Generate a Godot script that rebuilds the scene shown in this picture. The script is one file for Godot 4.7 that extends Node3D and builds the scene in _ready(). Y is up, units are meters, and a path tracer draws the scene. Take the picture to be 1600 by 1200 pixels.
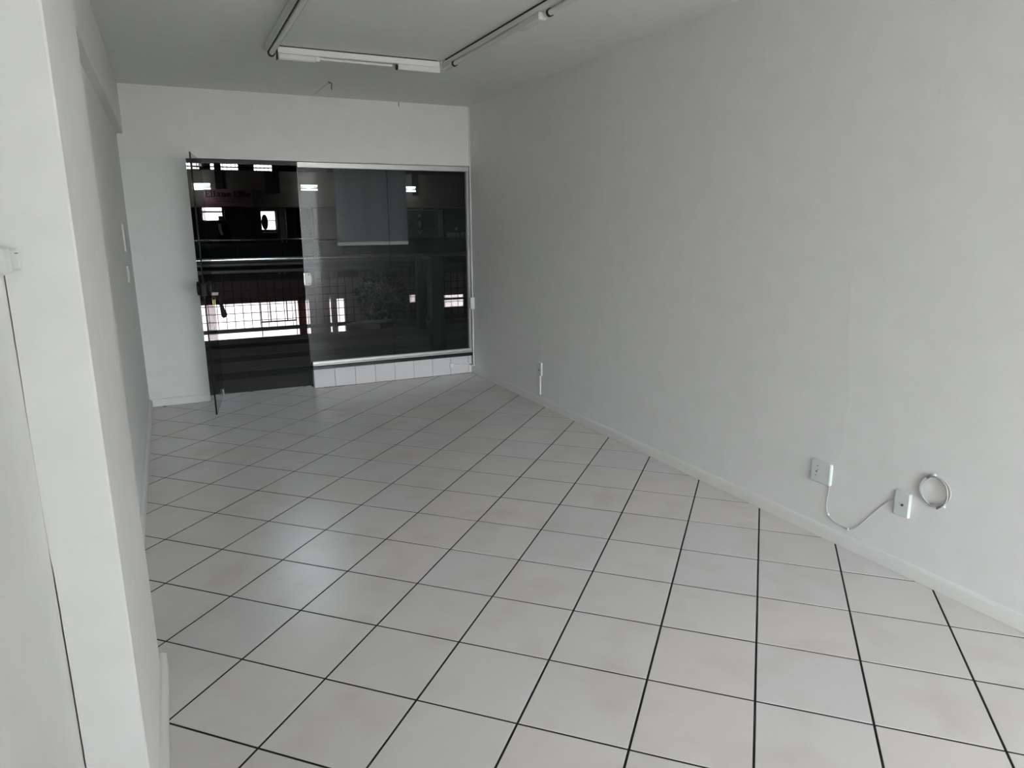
extends Node3D
# An empty white shop with a diagonal tile floor, its glass front and the gallery beyond it. Metres, y up.

const T := 0.35            # pitch of the floor tiles
const CEIL := 2.636
const XR := 0.957          # face of the right wall
const XL := -2.092         # face of the recessed left wall
const XP := -1.992         # face of the pillar
const ZB := -4.985         # face of the wall over the shop front
const ZREAR := 7.6
const XS := -2.1215        # left wall on the near side of the pillar

var M := {}
var rng := RandomNumberGenerator.new()
var used := {}


func _ready() -> void:
	rng.seed = 11
	camera_and_sky()
	materials()
	room()
	floor_tiles()
	baseboards()
	shop_front()
	glass_door()
	ceiling_lamps()
	wall_fittings()
	gallery()
	opposite_side()


# ------------------------------------------------------------------ camera, sky, light
func camera_and_sky() -> void:
	var c := Camera3D.new()
	c.name = "camera"
	c.fov = 57.0602
	c.near = 0.02
	c.far = 400.0
	c.transform = Transform3D(Basis(Vector3(0.901093, -0.007773, 0.433555), Vector3(0.102282, 0.975437, -0.195093), Vector3(-0.421389, 0.220142, 0.879755)).orthonormalized(), Vector3(-1.82698, 1.52188, 1.729))
	add_child(c)
	var sm := ProceduralSkyMaterial.new()          # an even overcast sky
	sm.sky_top_color = Color(0.93, 0.96, 1.0)
	sm.sky_horizon_color = Color(0.96, 0.975, 1.0)
	sm.sky_curve = 0.15
	sm.ground_horizon_color = Color(0.62, 0.61, 0.59)
	sm.ground_bottom_color = Color(0.55, 0.54, 0.52)
	sm.sky_energy_multiplier = 1.0
	sm.sun_angle_max = 1.0
	var sky := Sky.new()
	sky.sky_material = sm
	var e := Environment.new()
	e.background_mode = Environment.BG_SKY
	e.sky = sky
	e.background_energy_multiplier = 22.5
	e.tonemap_mode = Environment.TONE_MAPPER_LINEAR
	e.tonemap_exposure = 1.0
	e.sdfgi_enabled = true
	e.ssao_enabled = true
	e.ssil_enabled = true
	var w := WorldEnvironment.new()
	w.name = "world"
	w.environment = e
	add_child(w)


# ------------------------------------------------------------------ helpers
func numbered(called: String) -> String:
	var n: int = used.get(called, 0)
	used[called] = n + 1
	return called if n == 0 else "%s_%03d" % [called, n]


func tag(o: Node, label := "", category := "", group := "", kind := "") -> Node:
	if label: o.set_meta("label", label)
	if category: o.set_meta("category", category)
	if group: o.set_meta("group", group)
	if kind: o.set_meta("kind", kind)
	return o


func thing(called: String, label: String, category: String, at := Vector3.ZERO, group := "") -> Node3D:
	var o := Node3D.new()
	o.name = numbered(called)
	add_child(o)
	o.position = at
	tag(o, label, category, group)
	return o


func struct(called: String, label: String, at := Vector3.ZERO) -> Node3D:
	var o := Node3D.new()
	o.name = numbered(called)
	add_child(o)
	o.position = at
	tag(o, label, "", "", "structure")
	return o


func part(called: String, mesh: Mesh, m: Material, parent: Node, at := Vector3.ZERO) -> MeshInstance3D:
	var o := MeshInstance3D.new()
	o.mesh = mesh
	o.material_override = m
	o.cast_shadow = GeometryInstance3D.SHADOW_CASTING_SETTING_ON
	o.name = called
	parent.add_child(o, true)
	o.position = at
	return o


func begin() -> SurfaceTool:
	var st := SurfaceTool.new()
	st.begin(Mesh.PRIMITIVE_TRIANGLES)
	st.set_smooth_group(-1)
	return st


func done(st: SurfaceTool) -> ArrayMesh:
	st.generate_normals()
	return st.commit()


func tri(st: SurfaceTool, a: Vector3, b: Vector3, c: Vector3, out: Vector3) -> void:
	if (a - c).cross(a - b).dot(out) < 0.0:
		var k := b
		b = c
		c = k
	st.add_vertex(a)
	st.add_vertex(b)
	st.add_vertex(c)


func quad(st: SurfaceTool, a: Vector3, b: Vector3, c: Vector3, d: Vector3, out: Vector3) -> void:
	tri(st, a, b, c, out)
	tri(st, a, c, d, out)


# box between two corners with chamfered edges
func bx(st: SurfaceTool, lo: Vector3, hi: Vector3, b := 0.0) -> void:
	var c := (lo + hi) / 2
	var h := (hi - lo) / 2
	b = minf(b, minf(h.x, minf(h.y, h.z)) * 0.9)
	for ax in 3:
		var u := (ax + 1) % 3
		var v := (ax + 2) % 3
		for s in [-1.0, 1.0]:
			var p: Array[Vector3] = []
			for k in [[-1, -1], [1, -1], [1, 1], [-1, 1]]:
				var q := Vector3.ZERO
				q[ax] = s * h[ax]
				q[u] = k[0] * (h[u] - b)
				q[v] = k[1] * (h[v] - b)
				p.append(c + q)
			var o := Vector3.ZERO
			o[ax] = s
			quad(st, p[0], p[1], p[2], p[3], o)
	if b <= 0.0:
		return
	for ax in 3:
		var u := (ax + 1) % 3
		var v := (ax + 2) % 3
		for su in [-1.0, 1.0]:
			for sv in [-1.0, 1.0]:
				var q := [Vector3.ZERO, Vector3.ZERO, Vector3.ZERO, Vector3.ZERO]
				for k in 4:
					var r := Vector3.ZERO
					r[ax] = (h[ax] - b) * (-1.0 if k in [0, 3] else 1.0)
					r[u] = su * (h[u] if k < 2 else h[u] - b)
					r[v] = sv * (h[v] - b if k < 2 else h[v])
					q[k] = c + r
				var o := Vector3.ZERO
				o[u] = su
				o[v] = sv
				quad(st, q[0], q[1], q[2], q[3], o)
	for sx in [-1.0, 1.0]:
		for sy in [-1.0, 1.0]:
			for sz in [-1.0, 1.0]:
				var s := Vector3(sx, sy, sz)
				tri(st, c + s * (h - Vector3(0, b, b)), c + s * (h - Vector3(b, 0, b)), c + s * (h - Vector3(b, b, 0)), s)


func box(lo: Vector3, hi: Vector3, b := 0.002) -> ArrayMesh:
	var st := begin()
	bx(st, lo, hi, b)
	return done(st)


# round bar along a list of points
func tube(st: SurfaceTool, pts: Array, r: float, n := 8, closed := false) -> void:
	var rings := []
	var side := Vector3.ZERO
	for i in pts.size():
		var a: Vector3 = pts[(i - 1 + pts.size()) % pts.size()] if closed else pts[maxi(i - 1, 0)]
		var b: Vector3 = pts[(i + 1) % pts.size()] if closed else pts[mini(i + 1, pts.size() - 1)]
		var d := (b - a).normalized()
		if side == Vector3.ZERO:
			side = d.cross(Vector3.UP if absf(d.y) < 0.9 else Vector3.RIGHT).normalized()
		side = (side - d * side.dot(d)).normalized()
		var up := d.cross(side)
		var ring := []
		for k in n:
			var w := TAU * k / n
			ring.append(pts[i] + (side * cos(w) + up * sin(w)) * r)
		rings.append(ring)
	st.set_smooth_group(1)
	for i in (pts.size() if closed else pts.size() - 1):
		var j: int = (i + 1) % pts.size()
		for k in n:
			var k2 := (k + 1) % n
			var mid: Vector3 = (rings[i][k] + rings[j][k2]) / 2 - (pts[i] + pts[j]) / 2
			quad(st, rings[i][k], rings[i][k2], rings[j][k2], rings[j][k], mid)
	st.set_smooth_group(-1)
	if not closed:
		for e in [0, pts.size() - 1]:
			var out: Vector3 = (pts[0] - pts[1]) if e == 0 else (pts[-1] - pts[-2])
			for k in n:
				tri(st, pts[e], rings[e][k], rings[e][(k + 1) % n], out)


func rod(a: Vector3, b: Vector3, r: float, n := 8) -> ArrayMesh:
	var st := begin()
	tube(st, [a, b], r, n)
	return done(st)


func cable(pts: Array, r: float, n := 8, steps := 6) -> ArrayMesh:
	var cv := Curve3D.new()
	for i in pts.size():
		var a: Vector3 = pts[maxi(i - 1, 0)]
		var b: Vector3 = pts[mini(i + 1, pts.size() - 1)]
		var t := (b - a) / 6.0
		cv.add_point(pts[i], -t, t)
	var out := []
	for i in pts.size() - 1:
		for k in steps:
			out.append(cv.sample(i, float(k) / steps))
	out.append(pts[-1])
	var st := begin()
	tube(st, out, r, n)
	return done(st)


# a plate lying in the y-z plane with rounded corners; it faces -x
func plate(hy: float, hz: float, thick: float, r: float, b: float) -> ArrayMesh:
	var rim := func(inset: float, x: float) -> Array:
		var o := []
		for q in 4:
			for k in 5:
				var w := PI / 2 * (q + k / 4.0)
				var cy := (hy - r) * (1 if q in [0, 1] else -1)
				var cz := (hz - r) * (1 if q in [0, 3] else -1)
				o.append(Vector3(x, cy + (r - inset) * sin(w), cz + (r - inset) * cos(w)))
		return o
	var rings := [rim.call(0.0, 0.0), rim.call(0.0, -thick + b), rim.call(b * 0.35, -thick + b * 0.3), rim.call(b, -thick)]
	var st := begin()
	st.set_smooth_group(1)
	for i in 3:
		for k in 20:
			var k2 := (k + 1) % 20
			quad(st, rings[i][k], rings[i][k2], rings[i + 1][k2], rings[i + 1][k], Vector3(-0.2, rings[0][k].y, rings[0][k].z))
	st.set_smooth_group(-1)
	for k in 20:
		tri(st, Vector3(-thick, 0, 0), rings[3][k], rings[3][(k + 1) % 20], Vector3(-1, 0, 0))
	return done(st)


func noise_tex(freq: float, size: int, ramp: Array, seed_ := 1, octaves := 4, normal := 0.0) -> NoiseTexture2D:
	var n := FastNoiseLite.new()
	n.seed = seed_
	n.noise_type = FastNoiseLite.TYPE_SIMPLEX_SMOOTH
	n.frequency = freq
	n.fractal_octaves = octaves
	var t := NoiseTexture2D.new()
	t.width = size
	t.height = size
	t.seamless = true
	t.noise = n
	if normal > 0.0:
		t.as_normal_map = true
		t.bump_strength = normal
	if ramp:
		var g := Gradient.new()
		g.offsets = ramp.map(func(x): return x[0])
		g.colors = ramp.map(func(x): return x[1])
		t.color_ramp = g
	return t


func mat(called: String, c: Color, rough := 0.6, metal := 0.0) -> StandardMaterial3D:
	var m := StandardMaterial3D.new()
	m.resource_name = called
	m.albedo_color = c
	m.roughness = rough
	m.metallic = metal
	M[called] = m
	return m


func tri_tex(m: StandardMaterial3D, t: Texture2D, scale: float) -> void:
	m.albedo_texture = t
	m.uv1_triplanar = true
	m.uv1_world_triplanar = true
	m.uv1_scale = Vector3.ONE * scale


func materials() -> void:
	# white emulsion: faint patches of roller work, fine relief
	var patches := noise_tex(0.012, 512, [[0.0, Color(0.98, 0.98, 0.975)], [0.5, Color(0.99, 0.99, 0.99)], [1.0, Color(1, 1, 1)]], 3)
	var relief := noise_tex(0.05, 512, [], 5, 5)
	for a in [["paint", Color(0.945, 0.945, 0.935)], ["ceiling_paint", Color(0.95, 0.955, 0.94)], ["panel_paint", Color(0.935, 0.95, 0.935)]]:
		var m := mat(a[0], a[1], 0.55)
		tri_tex(m, patches, 0.8)
		m.heightmap_enabled = true
		m.heightmap_texture = relief
		m.heightmap_scale = 0.04
	# glazed floor tiles: five tints, speckle and soft orange peel
	var speckle := noise_tex(0.22, 512, [[0.0, Color(0.90, 0.90, 0.90)], [0.3, Color(0.965, 0.965, 0.965)], [0.5, Color(0.99, 0.99, 0.99)], [1.0, Color(1, 1, 1)]], 7, 3)
	var blotch := noise_tex(0.011, 512, [[0.0, Color(0.83, 0.80, 0.775, 0.0)], [0.5, Color(0.83, 0.80, 0.775, 0.0)], [1.0, Color(0.83, 0.795, 0.765, 0.7)]], 9, 3)
	var peel := noise_tex(0.12, 512, [], 12, 3, 2.0)
	var tints := [Color(0.885, 0.872, 0.864), Color(0.882, 0.866, 0.854), Color(0.875, 0.858, 0.844), Color(0.872, 0.863, 0.86), Color(0.888, 0.866, 0.856)]
	for i in 5:
		var m := mat("glazed_tile_%d" % i, tints[i], 0.26)
		tri_tex(m, speckle, 3.0)
		m.metallic_specular = 0.5
		m.normal_enabled = true
		m.normal_texture = peel
		m.normal_scale = 0.08
		m.detail_enabled = true
		m.detail_blend_mode = BaseMaterial3D.BLEND_MODE_MIX
		m.detail_albedo = blotch
		m.detail_uv_layer = BaseMaterial3D.DETAIL_UV_2
		m.uv2_triplanar = true
		m.uv2_world_triplanar = true
		m.uv2_scale = Vector3.ONE * 0.5
	mat("grout", Color(0.07, 0.068, 0.066), 0.95)
	mat("skirting", Color(0.93, 0.93, 0.915), 0.4)
	mat("filler", Color(0.92, 0.92, 0.9), 0.6)
	mat("plinth_tile", Color(0.87, 0.865, 0.86), 0.25)
	mat("aluminium", Color(0.80, 0.80, 0.79), 0.38, 0.55)
	mat("granite", Color(0.07, 0.068, 0.07), 0.3)
	mat("plastic", Color(0.90, 0.905, 0.89), 0.35)
	mat("plate_plastic", Color(0.86, 0.89, 0.88), 0.3)
	mat("dirty_plastic", Color(0.88, 0.875, 0.85), 0.5)
	mat("cable_white", Color(0.76, 0.76, 0.745), 0.5)
	mat("cable_grey", Color(0.45, 0.45, 0.45), 0.5)
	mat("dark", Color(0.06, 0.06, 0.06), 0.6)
	mat("black_metal", Color(0.055, 0.05, 0.05), 0.45, 0.2)
	mat("chrome", Color(0.78, 0.78, 0.78), 0.22, 0.9)
	mat("brass", Color(0.62, 0.6, 0.42), 0.35, 0.8)
	mat("tube_glass", Color(0.9, 0.905, 0.89), 0.35)
	mat("lamp_body", Color(0.94, 0.945, 0.93), 0.5)
	mat("glass_edge", Color(0.03, 0.05, 0.045), 0.12)
	mat("strap_cloth", Color(0.12, 0.08, 0.09), 0.9)
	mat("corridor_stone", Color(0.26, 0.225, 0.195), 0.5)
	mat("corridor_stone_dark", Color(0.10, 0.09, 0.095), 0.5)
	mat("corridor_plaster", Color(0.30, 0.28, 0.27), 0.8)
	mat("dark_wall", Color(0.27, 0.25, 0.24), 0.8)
	mat("fascia_brown", Color(0.45, 0.395, 0.375), 0.7)
	mat("slab_brown", Color(0.62, 0.53, 0.50), 0.8)
	mat("door_wood", Color(0.30, 0.19, 0.14), 0.6)
	mat("door_white", Color(0.80, 0.76, 0.75), 0.6)
	mat("frame_grey", Color(0.36, 0.33, 0.31), 0.6)
	mat("sign_pink", Color(0.52, 0.36, 0.41), 0.6)
	mat("sign_ink", Color(0.16, 0.07, 0.10), 0.7)
	mat("sign_green", Color(0.20, 0.34, 0.30), 0.5)
	mat("sign_ink_dark", Color(0.06, 0.10, 0.11), 0.6)
	mat("sign_pale", Color(0.55, 0.60, 0.62), 0.5)
	mat("blind_cloth", Color(0.40, 0.45, 0.46), 0.8)
	mat("leaf", Color(0.10, 0.16, 0.09), 0.55)
	mat("bark", Color(0.16, 0.12, 0.09), 0.9)
	mat("tan_board", Color(0.60, 0.50, 0.43), 0.7)
	mat("pale_paving", Color(0.90, 0.885, 0.87), 0.8)
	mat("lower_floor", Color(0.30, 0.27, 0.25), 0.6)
	mat("navy_cloth", Color(0.06, 0.07, 0.13), 0.9)
	mat("white_cloth", Color(0.75, 0.73, 0.72), 0.9)
	for a in [["front_glass", Color(0.10, 0.12, 0.125, 0.20)], ["door_glass", Color(0.08, 0.12, 0.11, 0.26)], ["far_glass", Color(0.2, 0.26, 0.25, 0.35)]]:
		var m := mat(a[0], a[1], 0.02)
		m.transparency = BaseMaterial3D.TRANSPARENCY_ALPHA
		m.metallic_specular = 0.36
	var cu := mat("curtain", Color(0.93, 0.93, 0.92), 0.9)
	cu.backlight_enabled = true
	cu.backlight = Color(0.8, 0.8, 0.8)
	var g := mat("lit_tube", Color(0.9, 0.95, 0.95), 0.4)
	g.emission_enabled = true
	g.emission = Color(0.86, 0.97, 0.95)
	g.emission_energy_multiplier = 1.6


# ------------------------------------------------------------------ the room
func room() -> void:
	var p: Material = M.paint
	var w := struct("wall_right", "long white painted wall with a plaster crack")
	part("wall_face", box(Vector3(XR, -0.05, -5.12), Vector3(XR + 0.16, CEIL, 2.8), 0.0), p, w)
	# filled cracks in the plaster, a hair proud of the wall
	for line in [[[1.372, -0.509], [1.22, -0.513], [1.12, -0.50], [0.966, -0.503], [0.93, -0.494], [0.851, -0.476], [0.78, -0.47], [0.702, -0.464], [0.664, -0.468], [0.635, -0.483], [0.56, -0.476], [0.482, -0.470], [0.43, -0.482], [0.40, -0.499]],
			[[2.288, -0.162], [2.21, -0.168], [2.124, -0.187], [2.045, -0.193], [1.95, -0.198], [1.845, -0.205]]]:
		var pts := []
		for i in line.size():
			pts.append(Vector3(XR, line[i][0], line[i][1]))
			if i + 1 < line.size():
				pts.append(Vector3(XR, (line[i][0] + line[i + 1][0]) / 2, (line[i][1] + line[i + 1][1]) / 2 + rng.randf_range(-0.004, 0.004)))
		var st := begin()
		for i in pts.size() - 1:
			var a: Vector3 = pts[i]
			var b: Vector3 = pts[i + 1]
			var wd := rng.randf_range(0.014, 0.024)
			var h := Vector3(-0.0009, 0, 0)
			quad(st, a + h, b + h, b + Vector3(0, 0, wd), a + Vector3(0, 0, wd), Vector3(-1, 0, 0))
			quad(st, a, b, b + h, a + h, Vector3(0, 0, -1))
		part("plaster_crack", done(st), p, w)
	w = struct("ceiling", "white painted ceiling of the shop")
	part("ceiling_face", box(Vector3(-2.35, CEIL, -5.12), Vector3(XR + 0.16, CEIL + 0.12, 2.8), 0.0), M.ceiling_paint, w)
	part("ceiling_face", box(Vector3(-2.35, CEIL, 2.8), Vector3(2.5, CEIL + 0.12, ZREAR), 0.0), M.ceiling_paint, w)
	w = struct("wall_left", "recessed white wall on the left behind the pillar")
	part("wall_face", box(Vector3(-2.3, -0.05, -5.0), Vector3(XL, CEIL, -0.6), 0.0), p, w)
	w = struct("trim_1", "white beam under the ceiling along the left wall")
	part("beam", box(Vector3(XL - 0.01, 2.256, ZB - 0.005), Vector3(-2.046, CEIL, -0.72), 0.004), p, w)
	# the pillar; towards the left wall its near face ends in an open joint that wanders
	w = struct("wall_pillar", "white pillar standing out from the left wall")
	part("pillar_body", box(Vector3(-2.2, -0.05, -0.745), Vector3(XP, CEIL, 0.002), 0.0), p, w)
	var st2 := begin()
	var edge := [[-0.05, 0.0042], [0.25, 0.0042], [0.55, 0.0038], [0.78, 0.003], [0.84, 0.0008], [1.0, 0.0006], [1.16, 0.0008], [1.22, 0.0018], [1.35, 0.0024], [1.6, 0.0024], [CEIL, 0.0024]]
	for i in edge.size() - 1:
		var y0: float = edge[i][0]
		var y1: float = edge[i + 1][0]
		var x0: float = XS + edge[i][1]
		var x1: float = XS + edge[i + 1][1]
		quad(st2, Vector3(x0, y0, 0.03), Vector3(x1, y1, 0.03), Vector3(XP - 0.004, y1, 0.03), Vector3(XP - 0.004, y0, 0.03), Vector3(0, 0, 1))
		quad(st2, Vector3(XP, y0, 0.026), Vector3(XP, y1, 0.026), Vector3(XP - 0.004, y1, 0.03), Vector3(XP - 0.004, y0, 0.03), Vector3(1, 0, 1))
		quad(st2, Vector3(XP, y0, 0.002), Vector3(XP, y1, 0.002), Vector3(XP, y1, 0.026), Vector3(XP, y0, 0.026), Vector3(1, 0, 0))
		quad(st2, Vector3(x0, y0, 0.03), Vector3(x1, y1, 0.03), Vector3(x1, y1, 0.0), Vector3(x0, y0, 0.0), Vector3(-1, 0, 0))
	part("plaster_face", done(st2), p, w)
	part("joint_backing", box(Vector3(XS - 0.01, -0.05, 0.001), Vector3(XS + 0.012, CEIL, 0.008), 0.0), M.dark, w)
	w = struct("wall_near", "white left wall in front of the pillar")
	part("wall_core", box(Vector3(XS - 0.2, -0.05, -0.02), Vector3(XS, CEIL, 6.4), 0.0), p, w)
	# behind the camera: a wall return on the left, a small bay on the right, windows to the daylight at the end
	part("lintel", box(Vector3(XS - 0.2, 2.55, 6.4), Vector3(XS, CEIL, ZREAR), 0.0), p, w)
	part("parapet", box(Vector3(XS - 0.2, -0.05, 6.4), Vector3(XS, 0.1, ZREAR), 0.0), p, w)
	part("window_post", box(Vector3(XS - 0.15, 0.1, 6.4), Vector3(XS - 0.02, 2.55, 6.48), 0.0), p, w)
	part("wall_return", box(Vector3(XS, -0.05, 2.15), Vector3(-1.3, CEIL, 2.3), 0.004), p, w)
	w = struct("wall_rear", "white rear wall with a row of large windows")
	part("lintel", box(Vector3(XS - 0.2, 2.55, ZREAR), Vector3(2.5, CEIL + 0.12, ZREAR + 0.15), 0.0), p, w)
	part("parapet", box(Vector3(XS - 0.2, -0.05, ZREAR), Vector3(2.5, 0.1, ZREAR + 0.15), 0.0), p, w)
	for x in [-2.2, -0.45, 1.3, 2.3]:
		part("window_post", box(Vector3(x, 0.1, ZREAR + 0.02), Vector3(x + 0.08, 2.55, ZREAR + 0.13), 0.0), p, w)
	w = struct("wall_bay", "white walls of the bay behind the camera")
	part("wall_face", box(Vector3(XR, -0.05, 2.8), Vector3(2.5, CEIL, 2.95), 0.0), p, w)
	part("wall_face", box(Vector3(2.35, -0.05, 2.95), Vector3(2.5, CEIL, ZREAR), 0.0), p, w)
	w = thing("window_curtain", "white curtain drawn over one window behind the camera", "curtain", Vector3(1.85, 0.08, ZREAR - 0.06))
	var cs := begin()
	for i in 40:
		var xa := -0.47 + 0.94 * i / 40
		var xb := -0.47 + 0.94 * (i + 1) / 40
		var za := 0.008 * sin(i * 0.9)
		var zb := 0.008 * sin((i + 1) * 0.9)
		quad(cs, Vector3(xa, 0, za), Vector3(xb, 0, zb), Vector3(xb, 2.48, zb), Vector3(xa, 2.48, za), Vector3(0, 0, -1))
	part("cloth", done(cs), M.curtain, w)
	part("curtain_rod", rod(Vector3(-0.5, 2.5, 0), Vector3(0.5, 2.5, 0), 0.012, 8), M.chrome, w)
	# wall over and beside the shop front
	w = struct("wall_back", "white wall above the glass shop front")
	part("header", box(Vector3(-2.3, 2.086, -5.12), Vector3(XR, CEIL, ZB), 0.0), p, w)
	part("side_panel", box(Vector3(-2.3, -0.05, -5.10), Vector3(-1.606, 2.078, ZB - 0.004), 0.002), M.panel_paint, w)
	part("cover_strip", box(Vector3(XL, 2.074, ZB - 0.004), Vector3(-1.606, 2.0875, ZB + 0.005), 0.002), p, w)


func floor_tiles() -> void:
	var f := struct("floor", "white glazed tile floor laid on the diagonal with dark joints")
	var st := begin()
	bx(st, Vector3(-2.35, -0.12, -5.22), Vector3(XR + 0.05, -0.0012, 2.8))
	bx(st, Vector3(-2.35, -0.12, 2.8), Vector3(2.5, -0.0012, ZREAR + 0.1))
	part("grout_bed", done(st), M.grout, f)
	var plan := PackedVector2Array([Vector2(XR - 0.007, 2.95), Vector2(2.35, 2.95), Vector2(2.35, ZREAR), Vector2(XS, ZREAR), Vector2(XS, 0.031), Vector2(XP + 0.018, 0.031), Vector2(XP + 0.018, -0.745), Vector2(XL + 0.016, -0.745), Vector2(XL + 0.016, -4.972), Vector2(-1.606, -4.972), Vector2(-1.606, -5.215), Vector2(-0.684, -5.215), Vector2(-0.684, -5.045), Vector2(XR - 0.007, -5.045)])
	var half := T / 2 - 0.0039
	var full := tile_mesh(PackedVector2Array([Vector2(-half, -half), Vector2(half, -half), Vector2(half, half), Vector2(-half, half)]))
	var rest := begin()
	var r := sqrt(0.5)
	for i in range(-34, 48):
		for j in range(-34, 48):
			var c := Vector2((i + 0.5) - (j + 0.5), (i + 0.5) + (j + 0.5)) * r * T
			if c.x > 4.8 or c.x < -3.4 or c.y < -5.6 or c.y > ZREAR + 0.3:
				continue
			var sq := PackedVector2Array()
			for k in [[-1, -1], [1, -1], [1, 1], [-1, 1]]:
				sq.append(c + Vector2(k[0] - k[1], k[0] + k[1]) * r * half)
			var inside := true
			for q in sq:
				inside = inside and Geometry2D.is_point_in_polygon(q, plan)
			var m: Material = M["glazed_tile_%d" % rng.randi_range(0, 4)]
			var drop := rng.randf_range(-0.0004, 0.0004)
			if inside and c.y < 1.75:
				var o := part("tile", full, m, f, Vector3(c.x, drop, c.y))
				o.rotation.y = -PI / 4 + PI / 2 * rng.randi_range(0, 3)
				continue
			for poly in ([sq] if inside else Geometry2D.intersect_polygons(sq, plan)):
				if area(poly) < 0.0006:
					continue
				if c.y < 1.75:
					part("tile", tile_mesh(poly), m, f, Vector3(0, drop, 0))
				else:
					add_tile(rest, poly)
	var o := part("floor_tiles", done(rest), M.glazed_tile_0, f)
	o.set_meta("kind", "stuff")


func area(p: PackedVector2Array) -> float:
	var s := 0.0
	for i in p.size():
		s += p[i].cross(p[(i + 1) % p.size()])
	return absf(s) / 2


func tile_mesh(p: PackedVector2Array) -> ArrayMesh:
	var st := begin()
	add_tile(st, p)
	return done(st)


func add_tile(st: SurfaceTool, p: PackedVector2Array) -> void:
	var c := Vector2.ZERO
	for q in p:
		c += q / p.size()
	var off := Geometry2D.offset_polygon(p, -0.0007)
	var inner: PackedVector2Array = off[0] if off and off[0].size() == p.size() else p
	if inner.size() == p.size() and inner != p:
		var k0 := 0
		for k in inner.size():
			if inner[k].distance_to(p[0]) < inner[k0].distance_to(p[0]):
				k0 = k
		var turned := PackedVector2Array()
		for k in inner.size():
			turned.append(inner[(k0 + k) % inner.size()])
		if turned[1].distance_to(p[1]) > 0.01:
			turned = p
		inner = turned
	for i in p.size():
		var a := p[i]
		var b := p[(i + 1) % p.size()]
		var a2 := inner[i]
		var b2 := inner[(i + 1) % p.size()]
		var out := Vector3((a + b).x / 2 - c.x, 0, (a + b).y / 2 - c.y).normalized()
		quad(st, Vector3(a2.x, 0, a2.y), Vector3(b2.x, 0, b2.y), Vector3(b.x, -0.0005, b.y), Vector3(a.x, -0.0005, a.y), out + Vector3.UP)
		quad(st, Vector3(a.x, -0.0005, a.y), Vector3(b.x, -0.0005, b.y), Vector3(b.x, -0.008, b.y), Vector3(a.x, -0.008, a.y), out)
	var idx := Geometry2D.triangulate_polygon(inner)
	for k in range(0, idx.size(), 3):
		tri(st, Vector3(inner[idx[k]].x, 0, inner[idx[k]].y), Vector3(inner[idx[k + 1]].x, 0, inner[idx[k + 1]].y), Vector3(inner[idx[k + 2]].x, 0, inner[idx[k + 2]].y), Vector3.UP)


# skirting: lengths with a rounded top lip, joined with white filler
func skirting(called: String, label: String, cuts: Array, along_z: bool, wall: float, front: float, h := 0.068) -> void:
	var w := struct(called, label)
	var s := signf(front - wall)
	for i in cuts.size() - 1:
		var a: float = cuts[i]
		var b: float = cuts[i + 1]
		var prof := [[wall, 0.001], [front, 0.001], [front, h - 0.016], [front - s * 0.002, h - 0.006], [wall + (front - wall) * 0.35, h], [wall, h]]
		var st := begin()
		for k in prof.size():
			var p: Array = prof[k]
			var q: Array = prof[(k + 1) % prof.size()]
			var o := Vector3(s * (q[1] - p[1]), 0, 0) + Vector3(0, absf(q[0] - p[0]) * (1 if p[1] > 0.05 else -1), 0)
			var va := func(v, t): return Vector3(v[0], v[1], t) if along_z else Vector3(t, v[1], v[0])
			if not along_z:
				o = Vector3(0, o.y, o.x)
			quad(st, va.call(p, a + 0.0015), va.call(q, a + 0.0015), va.call(q, b - 0.0015), va.call(p, b - 0.0015), o)
		for e in [a + 0.0015, b - 0.0015]:
			var va := func(v): return Vector3(v[0], v[1], e) if along_z else Vector3(e, v[1], v[0])
			var out: Vector3 = (Vector3(0, 0, 1) if along_z else Vector3(1, 0, 0)) * (1.0 if e > (a + b) / 2 else -1.0)
			for k in range(1, prof.size() - 1):
				tri(st, va.call(prof[0]), va.call(prof[k]), va.call(prof[k + 1]), out)
		part("skirting_length", done(st), M.skirting, w)
		if i > 0:
			var lo := Vector3(minf(wall, front - s * 0.0005), 0.002, a - 0.0016)
			var hi := Vector3(maxf(wall, front - s * 0.0005), h - 0.004, a + 0.0016)
			if not along_z:
				lo = Vector3(a - 0.0016, 0.002, minf(wall, front - s * 0.0005))
				hi = Vector3(a + 0.0016, h - 0.004, maxf(wall, front - s * 0.0005))
			part("joint_filler", box(lo, hi, 0.0), M.filler, w)


func baseboards() -> void:
	skirting("baseboard_right", "white skirting along the foot of the right wall", [-5.044, -4.16, -3.17, -2.175, -1.18, -0.186, 0.81, 1.8, 2.8], true, XR, XR - 0.0105)
	skirting("baseboard_left", "white skirting along the recessed left wall", [-4.97, -4.2, -3.2, -2.2, -1.2, -0.747], true, XL, XL + 0.02)
	skirting("baseboard_pillar", "short white skirting at the foot of the pillar", [-0.80, 0.03], true, XP, XP + 0.021)
	skirting("baseboard_back", "white skirting under the panel beside the glass door", [XL + 0.021, -1.608], false, ZB - 0.004, ZB + 0.012)


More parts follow.
